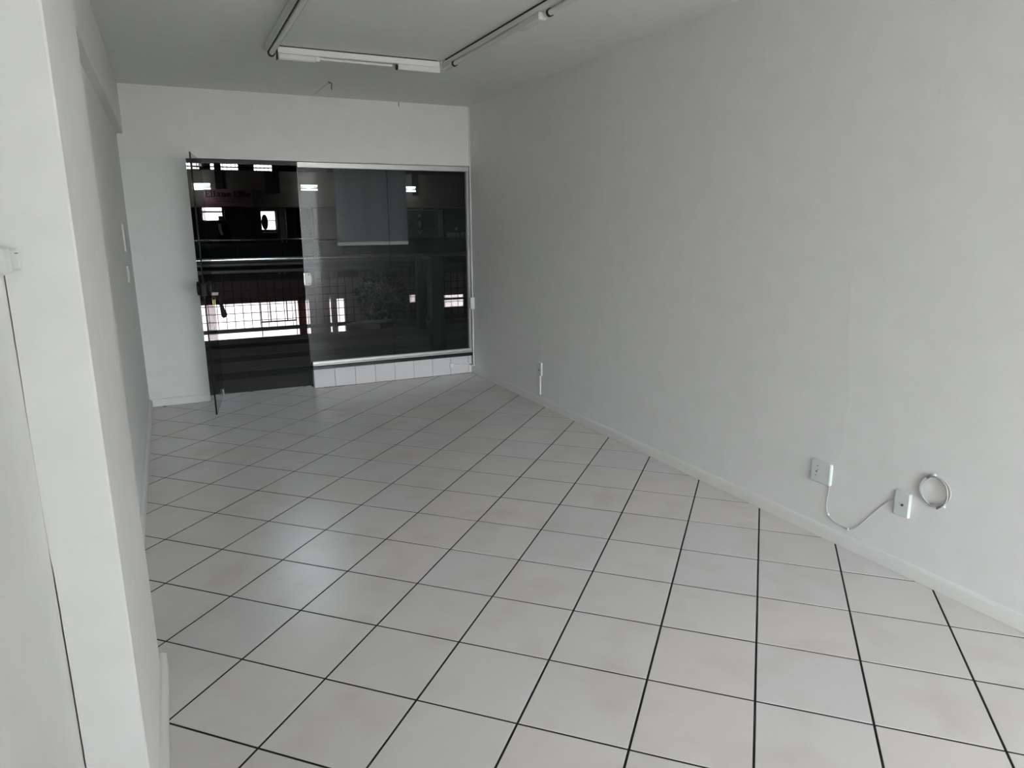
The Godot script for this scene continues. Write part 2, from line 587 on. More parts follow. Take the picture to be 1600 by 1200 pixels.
# ------------------------------------------------------------------ shop front
func shop_front() -> void:
	var w := struct("window_1", "smoked glass shop window in a white metal frame")
	var z := -5.06
	var al: Material = M.aluminium
	part("top_rail", box(Vector3(-0.70, 2.036, z - 0.02), Vector3(XR - 0.002, 2.084, z + 0.028), 0.003), al, w)
	part("right_jamb", box(Vector3(0.926, 0.262, z - 0.02), Vector3(XR - 0.002, 2.036, z + 0.026), 0.003), al, w)
	part("bottom_rail", box(Vector3(-0.682, 0.234, z - 0.02), Vector3(XR - 0.002, 0.262, z + 0.022), 0.003), al, w)
	part("glazing_bead", box(Vector3(-0.682, 0.222, z - 0.024), Vector3(XR - 0.002, 0.233, z + 0.030), 0.002), al, w)
	for x in [[-0.696, 0.1225], [0.1265, 0.928]]:
		part("pane", box(Vector3(x[0], 0.258, z - 0.005), Vector3(x[1], 2.04, z + 0.005), 0.0), M.front_glass, w)
	part("pane_edge", box(Vector3(-0.7005, 0.258, z - 0.005), Vector3(-0.6965, 2.04, z + 0.005), 0.0), M.glass_edge, w)
	part("seam_edge", box(Vector3(0.1229, 0.258, z - 0.005), Vector3(0.1261, 2.04, z + 0.005), 0.0), M.glass_edge, w)
	part("sill", box(Vector3(-0.69, 0.188, -5.12), Vector3(XR - 0.002, 0.221, -5.018), 0.004), M.granite, w)
	# door head over the opening
	part("door_track", box(Vector3(-1.606, 2.055, z - 0.03), Vector3(-0.70, 2.0855, z + 0.012), 0.002), M.black_metal, w)
	# tiled plinth under the sill
	w = struct("wall_plinth", "low plinth of white square tiles under the shop window")
	part("plinth_core", box(Vector3(-0.672, -0.02, -5.12), Vector3(XR - 0.002, 0.188, -5.052), 0.0), M.grout, w)
	var x := -0.679
	while x < XR - 0.01:
		var x2 := minf(x + 0.1985, XR - 0.003)
		part("plinth_tile", box(Vector3(x + 0.0012, 0.003, -5.053), Vector3(x2 - 0.0012, 0.187, -5.045), 0.0015), M.plinth_tile, w)
		x += 0.1990
	part("plinth_end", box(Vector3(-0.680, 0.0, -5.12), Vector3(-0.6725, 0.187, -5.054), 0.001), M.plinth_tile, w)
	w = struct("trim_2", "dark stone threshold of the doorway")
	part("threshold", box(Vector3(-1.606, -0.06, -5.24), Vector3(-0.672, -0.001, -5.217), 0.002), M.granite, w)
	# keep plate of the lock on the fixed glass
	var k := thing("lock_keep", "white metal lock keep with two screws on the fixed glass", "lock", Vector3(-0.672, 1.042, z + 0.005))
	var st := begin()
	var n := 12
	var ring := [Vector2(-0.026, -0.058), Vector2(0.020, -0.058)]
	for i in n + 1:
		var t := -1.0 + 2.0 * i / n
		ring.append(Vector2(0.020 + 0.012 * (1.0 - t * t), t * 0.055))
	ring.append(Vector2(0.020, 0.058))
	ring.append(Vector2(-0.026, 0.058))
	prism_z(st, ring, 0.0, 0.014)
	part("keep_body", done(st), M.plastic, k)
	for y in [-0.042, 0.042]:
		part("screw", rod(Vector3(0.008, y, 0.012), Vector3(0.008, y, 0.0155), 0.006, 10), M.cable_grey, k)
	part("keep_lip", box(Vector3(-0.036, -0.052, -0.012), Vector3(-0.029, 0.056, 0.012), 0.001), M.chrome, k)


func prism_z(st: SurfaceTool, ring: Array, z0: float, z1: float) -> void:
	var p := PackedVector2Array(ring)
	var c := Vector2.ZERO
	for q in p:
		c += q / p.size()
	for i in p.size():
		var a := p[i]
		var b := p[(i + 1) % p.size()]
		var o := Vector3((a + b).x / 2 - c.x, (a + b).y / 2 - c.y, 0)
		quad(st, Vector3(a.x, a.y, z0), Vector3(b.x, b.y, z0), Vector3(b.x, b.y, z1), Vector3(a.x, a.y, z1), o)
	var idx := Geometry2D.triangulate_polygon(p)
	for k in range(0, idx.size(), 3):
		for zz in [z0, z1]:
			var o := Vector3(0, 0, 1 if zz > (z0 + z1) / 2 else -1)
			tri(st, Vector3(p[idx[k]].x, p[idx[k]].y, zz), Vector3(p[idx[k + 1]].x, p[idx[k + 1]].y, zz), Vector3(p[idx[k + 2]].x, p[idx[k + 2]].y, zz), o)


func glass_door() -> void:
	# frame of the leaf: x runs from the pivot to the free edge, z is its thickness
	var d := struct("door_1", "tinted glass door standing open into the shop")
	d.position = Vector3(-1.487, 0, -5.15)
	var free := Vector3(-1.592, 0, -4.40)
	var dir := (free - d.position).normalized()
	var len := (free - d.position).length()
	d.basis = Basis(dir, Vector3.UP, dir.cross(Vector3.UP))
	part("pane", box(Vector3(0, 0.012, -0.005), Vector3(len - 0.003, 2.078, 0.005), 0.0), M.door_glass, d)
	part("pane_edge", box(Vector3(len - 0.0026, 0.012, -0.006), Vector3(len + 0.003, 2.082, 0.006), 0.001), M.glass_edge, d)
	part("pivot_shoe", box(Vector3(0.0, 0.006, -0.012), Vector3(0.05, 0.07, 0.012), 0.002), M.chrome, d)
	part("top_pivot", box(Vector3(0.0, 2.03, -0.012), Vector3(0.05, 2.079, 0.012), 0.002), M.chrome, d)
	part("lock_case", box(Vector3(len - 0.075, 0.985, 0.006), Vector3(len - 0.002, 1.085, 0.024), 0.004), M.black_metal, d)
	part("lock_case", box(Vector3(len - 0.075, 0.985, -0.024), Vector3(len - 0.002, 1.085, -0.006), 0.004), M.black_metal, d)
	part("lock_face", box(Vector3(len - 0.002, 0.985, -0.016), Vector3(len + 0.004, 1.085, 0.016), 0.001), M.black_metal, d)
	for s in [-1.0, 1.0]:
		var st := begin()
		for a in [[0.016, 0.034, 0.020], [0.032, 0.050, 0.054]]:
			tube(st, [Vector3(len - 0.04, 1.045, s * a[0]), Vector3(len - 0.04, 1.045, s * a[1])], a[2], 16)
		var kb := part("knob", done(st), M.black_metal, d)
		part("knob_cap", rod(Vector3(len - 0.04, 1.045, s * 0.050), Vector3(len - 0.04, 1.045, s * 0.053), 0.018, 12), M.chrome, kb)
	# keys hang from the lock
	var at: Vector3 = d.transform * Vector3(len - 0.05, 0.985, -0.05)
	var k := thing("key_bunch", "bunch of keys with a dark strap hanging from the glass door lock", "keys", at)
	part("key_bow", box(Vector3(-0.004, 0.0, -0.012), Vector3(0.048, 0.024, 0.004), 0.003), M.white_cloth, k)
	var st := begin()
	var rp := []
	for i in 14:
		rp.append(Vector3(0.012 + cos(TAU * i / 14) * 0.013, -0.026 + sin(TAU * i / 14) * 0.015, 0))
	tube(st, rp, 0.0022, 6, true)
	part("ring", done(st), M.brass, k)
	for i in 2:
		var st3 := begin()
		tube(st3, [Vector3(0.004 + 0.014 * i, -0.034, 0.003), Vector3(0.004 + 0.014 * i, -0.040, 0.003)], 0.009, 8)
		bx(st3, Vector3(0.0 + 0.014 * i, -0.078, 0.001), Vector3(0.007 + 0.014 * i, -0.04, 0.0035), 0.0005)
		part("key", done(st3), M.brass, k)
	st = begin()
	var strap := [Vector2(0.044, 0.0), Vector2(0.060, -0.008), Vector2(0.082, -0.10), Vector2(0.102, -0.155), Vector2(0.094, -0.176), Vector2(0.070, -0.186), Vector2(0.056, -0.172), Vector2(0.050, -0.09)]
	prism_z(st, strap, -0.008, 0.008)
	part("strap", done(st), M.strap_cloth, k)


# ------------------------------------------------------------------ unlit lamps under the ceiling
func ceiling_lamps() -> void:
	var y := CEIL
	# across the back
	var b := thing("ceiling_lamp", "unlit white fluorescent batten nearest the glass front", "lamp", Vector3(-0.52, y, -3.26), "unlit ceiling battens")
	part("channel", box(Vector3(-0.55, -0.045, -0.025), Vector3(0.535, -0.007, 0.025), 0.003), M.lamp_body, b)
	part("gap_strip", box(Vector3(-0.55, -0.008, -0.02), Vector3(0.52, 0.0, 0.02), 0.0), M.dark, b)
	part("end_cover", box(Vector3(-0.545, -0.083, -0.027), Vector3(-0.31, -0.044, 0.03), 0.008), M.plastic, b)
	part("end_cover", box(Vector3(0.235, -0.083, -0.027), Vector3(0.535, -0.044, 0.03), 0.004), M.plastic, b)
	part("lamp_holder", box(Vector3(-0.31, -0.075, -0.012), Vector3(-0.285, -0.044, 0.014), 0.003), M.plastic, b)
	var st := begin()
	tube(st, [Vector3(0.225, -0.064, 0.004), Vector3(0.235, -0.064, 0.004)], 0.018, 12)
	part("holder_ring", done(st), M.dark, b)
	part("tube", rod(Vector3(-0.285, -0.056, 0.0), Vector3(0.2, -0.056, 0.0), 0.009, 10), M.tube_glass, b)
	part("end_seal", box(Vector3(-0.553, -0.08, -0.024), Vector3(-0.5465, -0.002, 0.026), 0.0), M.dark, b)
	# along the right
	b = thing("ceiling_lamp", "unlit white fluorescent batten nearest the long right wall", "lamp", Vector3(0.062, y, -3.22), "unlit ceiling battens")
	st = begin()
	bx(st, Vector3(-0.027, -0.036, 0.0), Vector3(0.016, -0.008, 2.2), 0.004)
	part("channel", done(st), M.lamp_body, b)
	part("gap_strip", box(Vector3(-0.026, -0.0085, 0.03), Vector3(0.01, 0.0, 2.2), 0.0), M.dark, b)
	part("end_cover", box(Vector3(-0.0275, -0.062, -0.035), Vector3(0.022, -0.009, 0.13), 0.01), M.dirty_plastic, b)
	part("tube", rod(Vector3(-0.006, -0.050, 0.17), Vector3(-0.006, -0.050, 1.16), 0.014, 12), M.tube_glass, b)
	st = begin()
	tube(st, [Vector3(-0.006, -0.050, 0.155), Vector3(-0.006, -0.050, 0.17)], 0.0195, 14)
	part("holder_ring", done(st), M.dark, b)
	part("end_cover", box(Vector3(-0.025, -0.076, 1.16), Vector3(0.024, -0.034, 1.42), 0.008), M.dirty_plastic, b)
	st = begin()
	tube(st, [Vector3(0.006, -0.056, 1.47), Vector3(0.006, -0.056, 1.485)], 0.0205, 14)
	part("holder_ring", done(st), M.dark, b)
	part("tube", rod(Vector3(0.006, -0.056, 1.485), Vector3(0.006, -0.056, 2.15), 0.015, 12), M.tube_glass, b)
	# along the left
	b = thing("ceiling_lamp", "unlit white fluorescent batten with glass tube at the left", "lamp", Vector3(-1.115, y, -3.20), "unlit ceiling battens")
	part("channel", box(Vector3(-0.03, -0.036, 0.0), Vector3(0.022, -0.003, 2.2), 0.003), M.lamp_body, b)
	part("reflector_edge", box(Vector3(-0.031, -0.062, 0.02), Vector3(-0.027, -0.036, 2.2), 0.0), M.plastic, b)
	part("tube", rod(Vector3(0.0, -0.062, 0.03), Vector3(0.0, -0.062, 1.9), 0.0155, 12), M.tube_glass, b)
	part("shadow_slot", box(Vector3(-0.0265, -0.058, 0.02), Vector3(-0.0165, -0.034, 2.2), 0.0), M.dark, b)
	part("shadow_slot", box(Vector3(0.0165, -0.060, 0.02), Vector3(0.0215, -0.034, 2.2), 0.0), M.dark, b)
	part("holder_ring", rod(Vector3(0.0, -0.062, 0.008), Vector3(0.0, -0.062, 0.03), 0.0225, 16), M.dark, b)
	# trunking corners between them
	for a in [[-1.145, -1.075, -3.30, -3.20, "left"], [0.020, 0.036, -3.285, -3.236, "right"]]:
		var t := thing("trunking_corner", "flat white trunking corner joining the %s and back ceiling battens" % a[4], "trunking", Vector3((a[0] + a[1]) / 2, y, (a[2] + a[3]) / 2))
		part("cover", box(Vector3((a[0] - a[1]) / 2, -0.03, (a[2] - a[3]) / 2), Vector3((a[1] - a[0]) / 2, 0, (a[3] - a[2]) / 2), 0.004), M.dirty_plastic, t)
	# stubs of wire and a surface run left in the ceiling
	var wr := thing("ceiling_wire", "short black wire hook with a painted run beside it on the ceiling", "wire", Vector3(-0.522, y, -4.257))
	part("hook", cable([Vector3(-0.016, 0.0, -0.02), Vector3(-0.008, -0.012, -0.01), Vector3(0.004, -0.016, 0.0), Vector3(0.012, -0.036, -0.05), Vector3(0.016, -0.05, -0.07)], 0.003, 6), M.dark, wr)
	part("painted_run", box(Vector3(-0.005, -0.004, -0.66), Vector3(0.005, 0.0, -0.02), 0.001), M.dirty_plastic, wr).rotation.y = 0.025
	wr = thing("wire_stub", "tiny black wire stub at the top of the back wall", "wire", Vector3(0.245, 2.625, ZB + 0.004))
	part("stub", rod(Vector3(0, 0.008, 0.006), Vector3(0.001, -0.028, 0.006), 0.003, 6), M.dark, wr)


# ------------------------------------------------------------------ sockets, cables, trunking
func wall_fittings() -> void:
	# double plate with one socket
	var s := thing("wall_socket", "wide white socket plate with one round outlet on the right wall", "socket", Vector3(XR, 0.327, -0.573))
	part("plate", plate(0.057, 0.060, 0.013, 0.012, 0.007), M.plate_plastic, s)
	var st := begin()
	tube(st, [Vector3(-0.0132, 0, -0.022), Vector3(-0.0142, 0, -0.022)], 0.018, 20)
	var face := part("outlet_face", done(st), M.plate_plastic, s)
	for a in [[0.0, 0.0, 0.0042], [0.0105, 0.006, 0.0022], [-0.019, -0.002, 0.0026], [0.03, 0.004, 0.0026]]:
		part("pin_hole", rod(Vector3(-0.0136, a[0], -0.022 + a[1]), Vector3(-0.0146, a[0], -0.022 + a[1]), a[2], 10), M.dark, face)
	# cable plate
	s = thing("cable_plate", "narrow white wall plate with a centre cable outlet beside the coil", "socket", Vector3(XR, 0.321, -0.141))
	part("plate", plate(0.056, 0.0365, 0.013, 0.005, 0.005), M.plate_plastic, s)
	var o := part("cable_outlet", rod(Vector3(-0.0132, -0.002, 0.006), Vector3(-0.017, -0.002, 0.006), 0.0065, 12), M.brass, s)
	part("outlet_hole", rod(Vector3(-0.017, -0.002, 0.006), Vector3(-0.0178, -0.002, 0.006), 0.0035, 10), M.dark, o)
	part("screw_cap", rod(Vector3(-0.0132, -0.002, -0.011), Vector3(-0.016, -0.002, -0.011), 0.0055, 12), M.plastic, s)
	# cable from the socket to the plate, with two clips
	var x := XR - 0.0035
	s = thing("wall_cable", "thin white cable drooping from socket plate to cable plate", "cable", Vector3(XR, 0.0, 0.0))
	part("lead", cable([Vector3(-0.0045, 0.272, -0.521), Vector3(-0.004, 0.235, -0.524), Vector3(-0.0035, 0.203, -0.528), Vector3(-0.0035, 0.16, -0.527), Vector3(-0.0035, 0.129, -0.512), Vector3(-0.0035, 0.107, -0.483), Vector3(-0.005, 0.100, -0.44), Vector3(-0.005, 0.099, -0.395), Vector3(-0.0035, 0.118, -0.362), Vector3(-0.0035, 0.155, -0.328), Vector3(-0.0035, 0.22, -0.28), Vector3(-0.0035, 0.287, -0.228), Vector3(-0.005, 0.333, -0.178)], 0.0021, 8), M.cable_white, s)
	for a in [[0.129, -0.512], [0.101, -0.395]]:
		clip(s, Vector3(-0.004, a[0], a[1]))
	# coil of cable
	s = thing("cable_coil", "small coil of white cable clipped flat against the right wall", "cable", Vector3(XR, 0.424, -0.008))
	var shape := [[0.066, 0.066, 0.0, 0.0], [0.060, 0.060, 0.004, -0.006], [0.063, 0.056, 0.0, 0.006]]
	for i in 3:
		var pts := []
		for k in 40:
			var w := TAU * k / 40
			var wob := 1.0 + 0.03 * sin(3 * w + i * 2.0)
			pts.append(Vector3(-0.0045 - 0.0048 * i, sin(w) * shape[i][0] * wob + shape[i][2], cos(w) * shape[i][1] * wob + shape[i][3]))
		st = begin()
		tube(st, pts, 0.0027, 8, true)
		part("turn", done(st), M.cable_white, s)
	for a in [[0.066, -0.028, 0.9, M.dark], [-0.062, 0.03, 0.7, M.dark]]:
		var t := part("plug", box(Vector3(-0.017, -0.006, -0.013), Vector3(-0.007, 0.002, 0.013), 0.002), M.cable_grey, s, Vector3(0, a[0] * 0.92, a[1]))
		t.rotation.x = -a[2]
	for a in [[0.069, -0.008], [-0.066, 0.006], [-0.052, 0.046]]:
		clip(s, Vector3(-0.004, a[0], a[1]))
	# surface box with a run of trunking down to the skirting, farther along
	s = thing("surface_outlet", "small white surface outlet with trunking below it on right wall", "socket", Vector3(XR, 0.315, -3.515))
	part("back_box", box(Vector3(-0.010, -0.056, -0.035), Vector3(0.0, 0.056, 0.035), 0.002), M.dirty_plastic, s)
	part("front_plate", box(Vector3(-0.015, -0.058, -0.038), Vector3(-0.009, 0.058, 0.038), 0.002), M.plate_plastic, s)
	part("outlet_hole", rod(Vector3(-0.0148, -0.01, 0.0), Vector3(-0.0158, -0.01, 0.0), 0.010, 12), M.cable_grey, s)
	part("trunking", box(Vector3(-0.012, -0.225, -0.010), Vector3(0.0, -0.055, 0.010), 0.002), M.plastic, s)
	# trunking down the far corner
	s = thing("corner_trunking", "thin white trunking down the corner beside the shop window", "trunking", Vector3(0.944, 0.0, ZB + 0.006))
	part("upper_run", box(Vector3(-0.006, 0.80, -0.006), Vector3(0.0065, CEIL - 0.002, 0.006), 0.002), M.plastic, s)
	part("junction_box", box(Vector3(-0.032, 0.682, -0.006), Vector3(0.012, 0.80, 0.028), 0.004), M.plastic, s)
	part("lower_run", box(Vector3(-0.006, 0.10, -0.006), Vector3(0.0065, 0.682, 0.006), 0.002), M.plastic, s)
	part("foot_cap", box(Vector3(-0.024, 0.09, -0.05), Vector3(0.012, 0.10, 0.012), 0.002), M.plastic, s)
	s = thing("plinth_trunking", "short white trunking with a box on the tiled plinth", "trunking", Vector3(0.80, 0.10, -5.044))
	part("run", box(Vector3(-0.07, -0.008, 0.0), Vector3(0.115, 0.006, 0.011), 0.002), M.plastic, s)
	part("end_box", box(Vector3(-0.10, -0.024, 0.0), Vector3(-0.055, 0.024, 0.016), 0.003), M.plastic, s)
	# plates on the recessed left wall near the front
	s = thing("switch_plate", "narrow white switch plate on the left wall near the glass door", "switch", Vector3(XL, 1.45, -4.03))
	part("plate", box(Vector3(0.0, -0.095, -0.04), Vector3(0.012, 0.10, 0.04), 0.003), M.plastic, s)
	part("plate_gap", box(Vector3(0.0, -0.075, -0.056), Vector3(0.0125, 0.09, -0.041), 0.0), M.dark, s)
	s = thing("blank_plate", "small white socket plate low on the left wall below the switch", "socket", Vector3(XL, 1.205, -3.98))
	part("plate", box(Vector3(0.0, -0.06, -0.04), Vector3(0.013, 0.055, 0.04), 0.003), M.dirty_plastic, s)
	part("cover", box(Vector3(0.013, -0.045, -0.03), Vector3(0.018, 0.025, 0.03), 0.002), M.plastic, s)
	# surface box on the partition at the left edge of the picture
	s = thing("junction_box", "white surface junction box on the near left wall over the open joint", "box", Vector3(XS, 1.462, 0.0))
	part("body", box(Vector3(0.0, -0.026, 0.046), Vector3(0.020, 0.027, 0.115), 0.005), M.plastic, s)
	part("side_cap", box(Vector3(0.0, -0.020, 0.034), Vector3(0.034, 0.022, 0.047), 0.004), M.plastic, s)
	part("slot", box(Vector3(0.0265, 0.012, 0.0468), Vector3(0.0325, 0.0138, 0.0478), 0.0), M.cable_grey, s)


func clip(parent: Node, at: Vector3) -> void:
	part("cable_clip", box(Vector3(-0.006, -0.0045, -0.0055), Vector3(0.0038, 0.0045, 0.0055), 0.002), M.plastic, parent, at)


# ------------------------------------------------------------------ the gallery outside the shop
func gallery() -> void:
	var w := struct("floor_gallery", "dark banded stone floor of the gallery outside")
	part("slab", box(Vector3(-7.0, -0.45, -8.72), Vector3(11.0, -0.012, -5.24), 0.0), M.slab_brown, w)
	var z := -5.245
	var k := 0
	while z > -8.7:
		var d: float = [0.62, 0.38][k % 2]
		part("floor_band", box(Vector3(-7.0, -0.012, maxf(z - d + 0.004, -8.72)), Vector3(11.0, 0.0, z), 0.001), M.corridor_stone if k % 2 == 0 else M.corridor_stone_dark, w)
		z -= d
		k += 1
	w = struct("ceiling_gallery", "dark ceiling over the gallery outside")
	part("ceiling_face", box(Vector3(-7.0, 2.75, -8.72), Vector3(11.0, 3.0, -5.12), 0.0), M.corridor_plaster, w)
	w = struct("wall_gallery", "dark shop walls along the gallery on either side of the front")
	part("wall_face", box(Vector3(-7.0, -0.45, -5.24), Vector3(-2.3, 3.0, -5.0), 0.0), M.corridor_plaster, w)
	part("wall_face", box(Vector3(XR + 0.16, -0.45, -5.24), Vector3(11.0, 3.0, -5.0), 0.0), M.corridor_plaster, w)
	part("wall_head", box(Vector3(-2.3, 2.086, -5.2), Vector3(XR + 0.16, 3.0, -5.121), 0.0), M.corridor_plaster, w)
	# railing along the edge
	var zr := -8.6
	var r := thing("gallery_railing", "black mesh railing with a shiny handrail along the near gallery", "railing", Vector3(0, 0, zr))
	part("handrail", rod(Vector3(-4.0, 1.085, 0), Vector3(6.0, 1.085, 0), 0.03, 12), M.chrome, r)
	part("mid_rail", box(Vector3(-4.0, 0.905, -0.03), Vector3(6.0, 0.95, 0.03), 0.004), M.black_metal, r)
	part("upper_rail", box(Vector3(-4.0, 1.0, -0.02), Vector3(6.0, 1.04, 0.02), 0.004), M.black_metal, r)
	part("bottom_rail", box(Vector3(-4.0, 0.10, -0.025), Vector3(6.0, 0.152, 0.025), 0.004), M.black_metal, r)
	for x in [-3.2, -1.6, 2.75, 4.4]:
		part("post", box(Vector3(x - 0.03, 0.0, -0.03), Vector3(x + 0.03, 1.06, 0.03), 0.004), M.black_metal, r)
	var vert := rod(Vector3(0, 0.15, 0), Vector3(0, 0.906, 0), 0.005, 5)
	var x := -2.6
	while x < 3.6:
		part("wire", vert, M.black_metal, r, Vector3(x, 0, 0))
		x += 0.109
	var hor := rod(Vector3(-2.6, 0, 0), Vector3(3.6, 0, 0), 0.005, 5)
	for y in [0.255, 0.362, 0.470, 0.572, 0.675, 0.79]:
		part("wire", hor, M.black_metal, r, Vector3(0, y, 0.007))
	# dark posts of the stair guard
	r = thing("stair_guard", "dark stair guard of two square posts and a rail in the gallery", "railing", Vector3(1.3, 0, -7.5))
	part("post", box(Vector3(-0.25, 0.0, 0.83), Vector3(-0.09, 1.13, 0.97), 0.005), M.dark, r)
	part("post", box(Vector3(0.16, 0.0, -0.95), Vector3(0.30, 1.10, -0.83), 0.005), M.dark, r)
	part("rail", cable([Vector3(-0.17, 1.10, 0.9), Vector3(0.23, 1.08, -0.9)], 0.03, 8), M.dark, r)
	part("pull_handle", cable([Vector3(0.02, 0.14, 0.0), Vector3(0.0, 0.20, 0.02), Vector3(0.0, 0.27, 0.02), Vector3(0.02, 0.33, 0.0)], 0.010, 8), M.cable_grey, r)
	# lit lamp on the gallery ceiling just outside the door
	var l := thing("gallery_lamp", "lit fluorescent ceiling lamp of the gallery just outside the door", "lamp", Vector3(-0.58, 2.75, -6.55))
	part("body", box(Vector3(-0.31, -0.05, -0.09), Vector3(0.31, 0.0, 0.09), 0.004), M.lamp_body, l)
	for zz in [-0.045, 0.045]:
		part("lit_tube", rod(Vector3(-0.29, -0.07, zz), Vector3(0.29, -0.07, zz), 0.016, 10), M.lit_tube, l)
	var a := AreaLight3D.new()
	a.name = "gallery_lamp_light"
	a.area_size = Vector2(0.58, 0.14)
	a.light_color = Color(0.88, 0.97, 1.0)
	a.light_energy = 1.7
	a.shadow_enabled = true
	a.area_range = 20.0
	a.rotation.x = -PI / 2
	a.position = Vector3(0, -0.09, 0)
	l.add_child(a)
	# grey roller blind outside the window
	var b := thing("roller_blind", "grey cloth blind with a pale bottom bar outside the window", "blind", Vector3(0.11, 1.34, -5.6))
	var st := begin()
	var n := 24
	for i in n:
		var x0 := -0.37 + 0.74 * i / n
		var x1 := -0.37 + 0.74 * (i + 1) / n
		var z0 := 0.004 * sin(i * 0.9)
		var z1 := 0.004 * sin((i + 1) * 0.9)
		for zz in [0.0008, -0.0008]:
			quad(st, Vector3(x0, 0.02, z0 + zz), Vector3(x1, 0.02, z1 + zz), Vector3(x1, 1.36, z1 * 0.2 + zz), Vector3(x0, 1.36, z0 * 0.2 + zz), Vector3(0, 0, zz))
	part("cloth", done(st), M.blind_cloth, b)
	part("bottom_bar", box(Vector3(-0.372, -0.014, -0.012), Vector3(0.372, 0.022, 0.012), 0.006), M.plastic, b)
	part("roller", rod(Vector3(-0.38, 1.38, 0), Vector3(0.38, 1.38, 0), 0.025, 12), M.blind_cloth, b)
	# tree in the court
	tree(Vector3(1.38, -3.2, -10.0))


func tree(at: Vector3) -> void:
	var t := thing("court_tree", "dark leafy tree rising from the court behind the mesh railing", "tree", at)
	part("trunk", cable([Vector3(0, 0, 0), Vector3(0.03, 1.2, 0.02), Vector3(-0.02, 2.4, 0), Vector3(0.0, 3.3, 0)], 0.05, 8), M.bark, t)
	var st := begin()
	for i in 900:
		var d := Vector3(rng.randfn(), rng.randfn(), rng.randfn()).normalized() * pow(rng.randf(), 0.45)
		var c := Vector3(d.x * 0.42, 3.54 + d.y * 0.38, d.z * 0.42)
		c += Vector3(sin(c.y * 17.0), sin(c.x * 15.0), cos(c.x * 13.0)) * 0.03
		var dir := (d + Vector3(rng.randfn(), rng.randfn() - 0.3, rng.randfn()) * 0.6).normalized()
		var s := dir.cross(Vector3(rng.randfn(), rng.randfn(), rng.randfn())).normalized()
		var up := dir.cross(s)
		var ln := rng.randf_range(0.05, 0.10)
		var a := c + dir * ln
		var m1 := c + dir * ln * 0.5 + s * ln * 0.25 + up * 0.006
		var m2 := c + dir * ln * 0.5 - s * ln * 0.25 + up * 0.006
		tri(st, c, m1, a, up)
		tri(st, c, a, m2, up)
	part("foliage", done(st), M.leaf, t).set_meta("kind", "stuff")


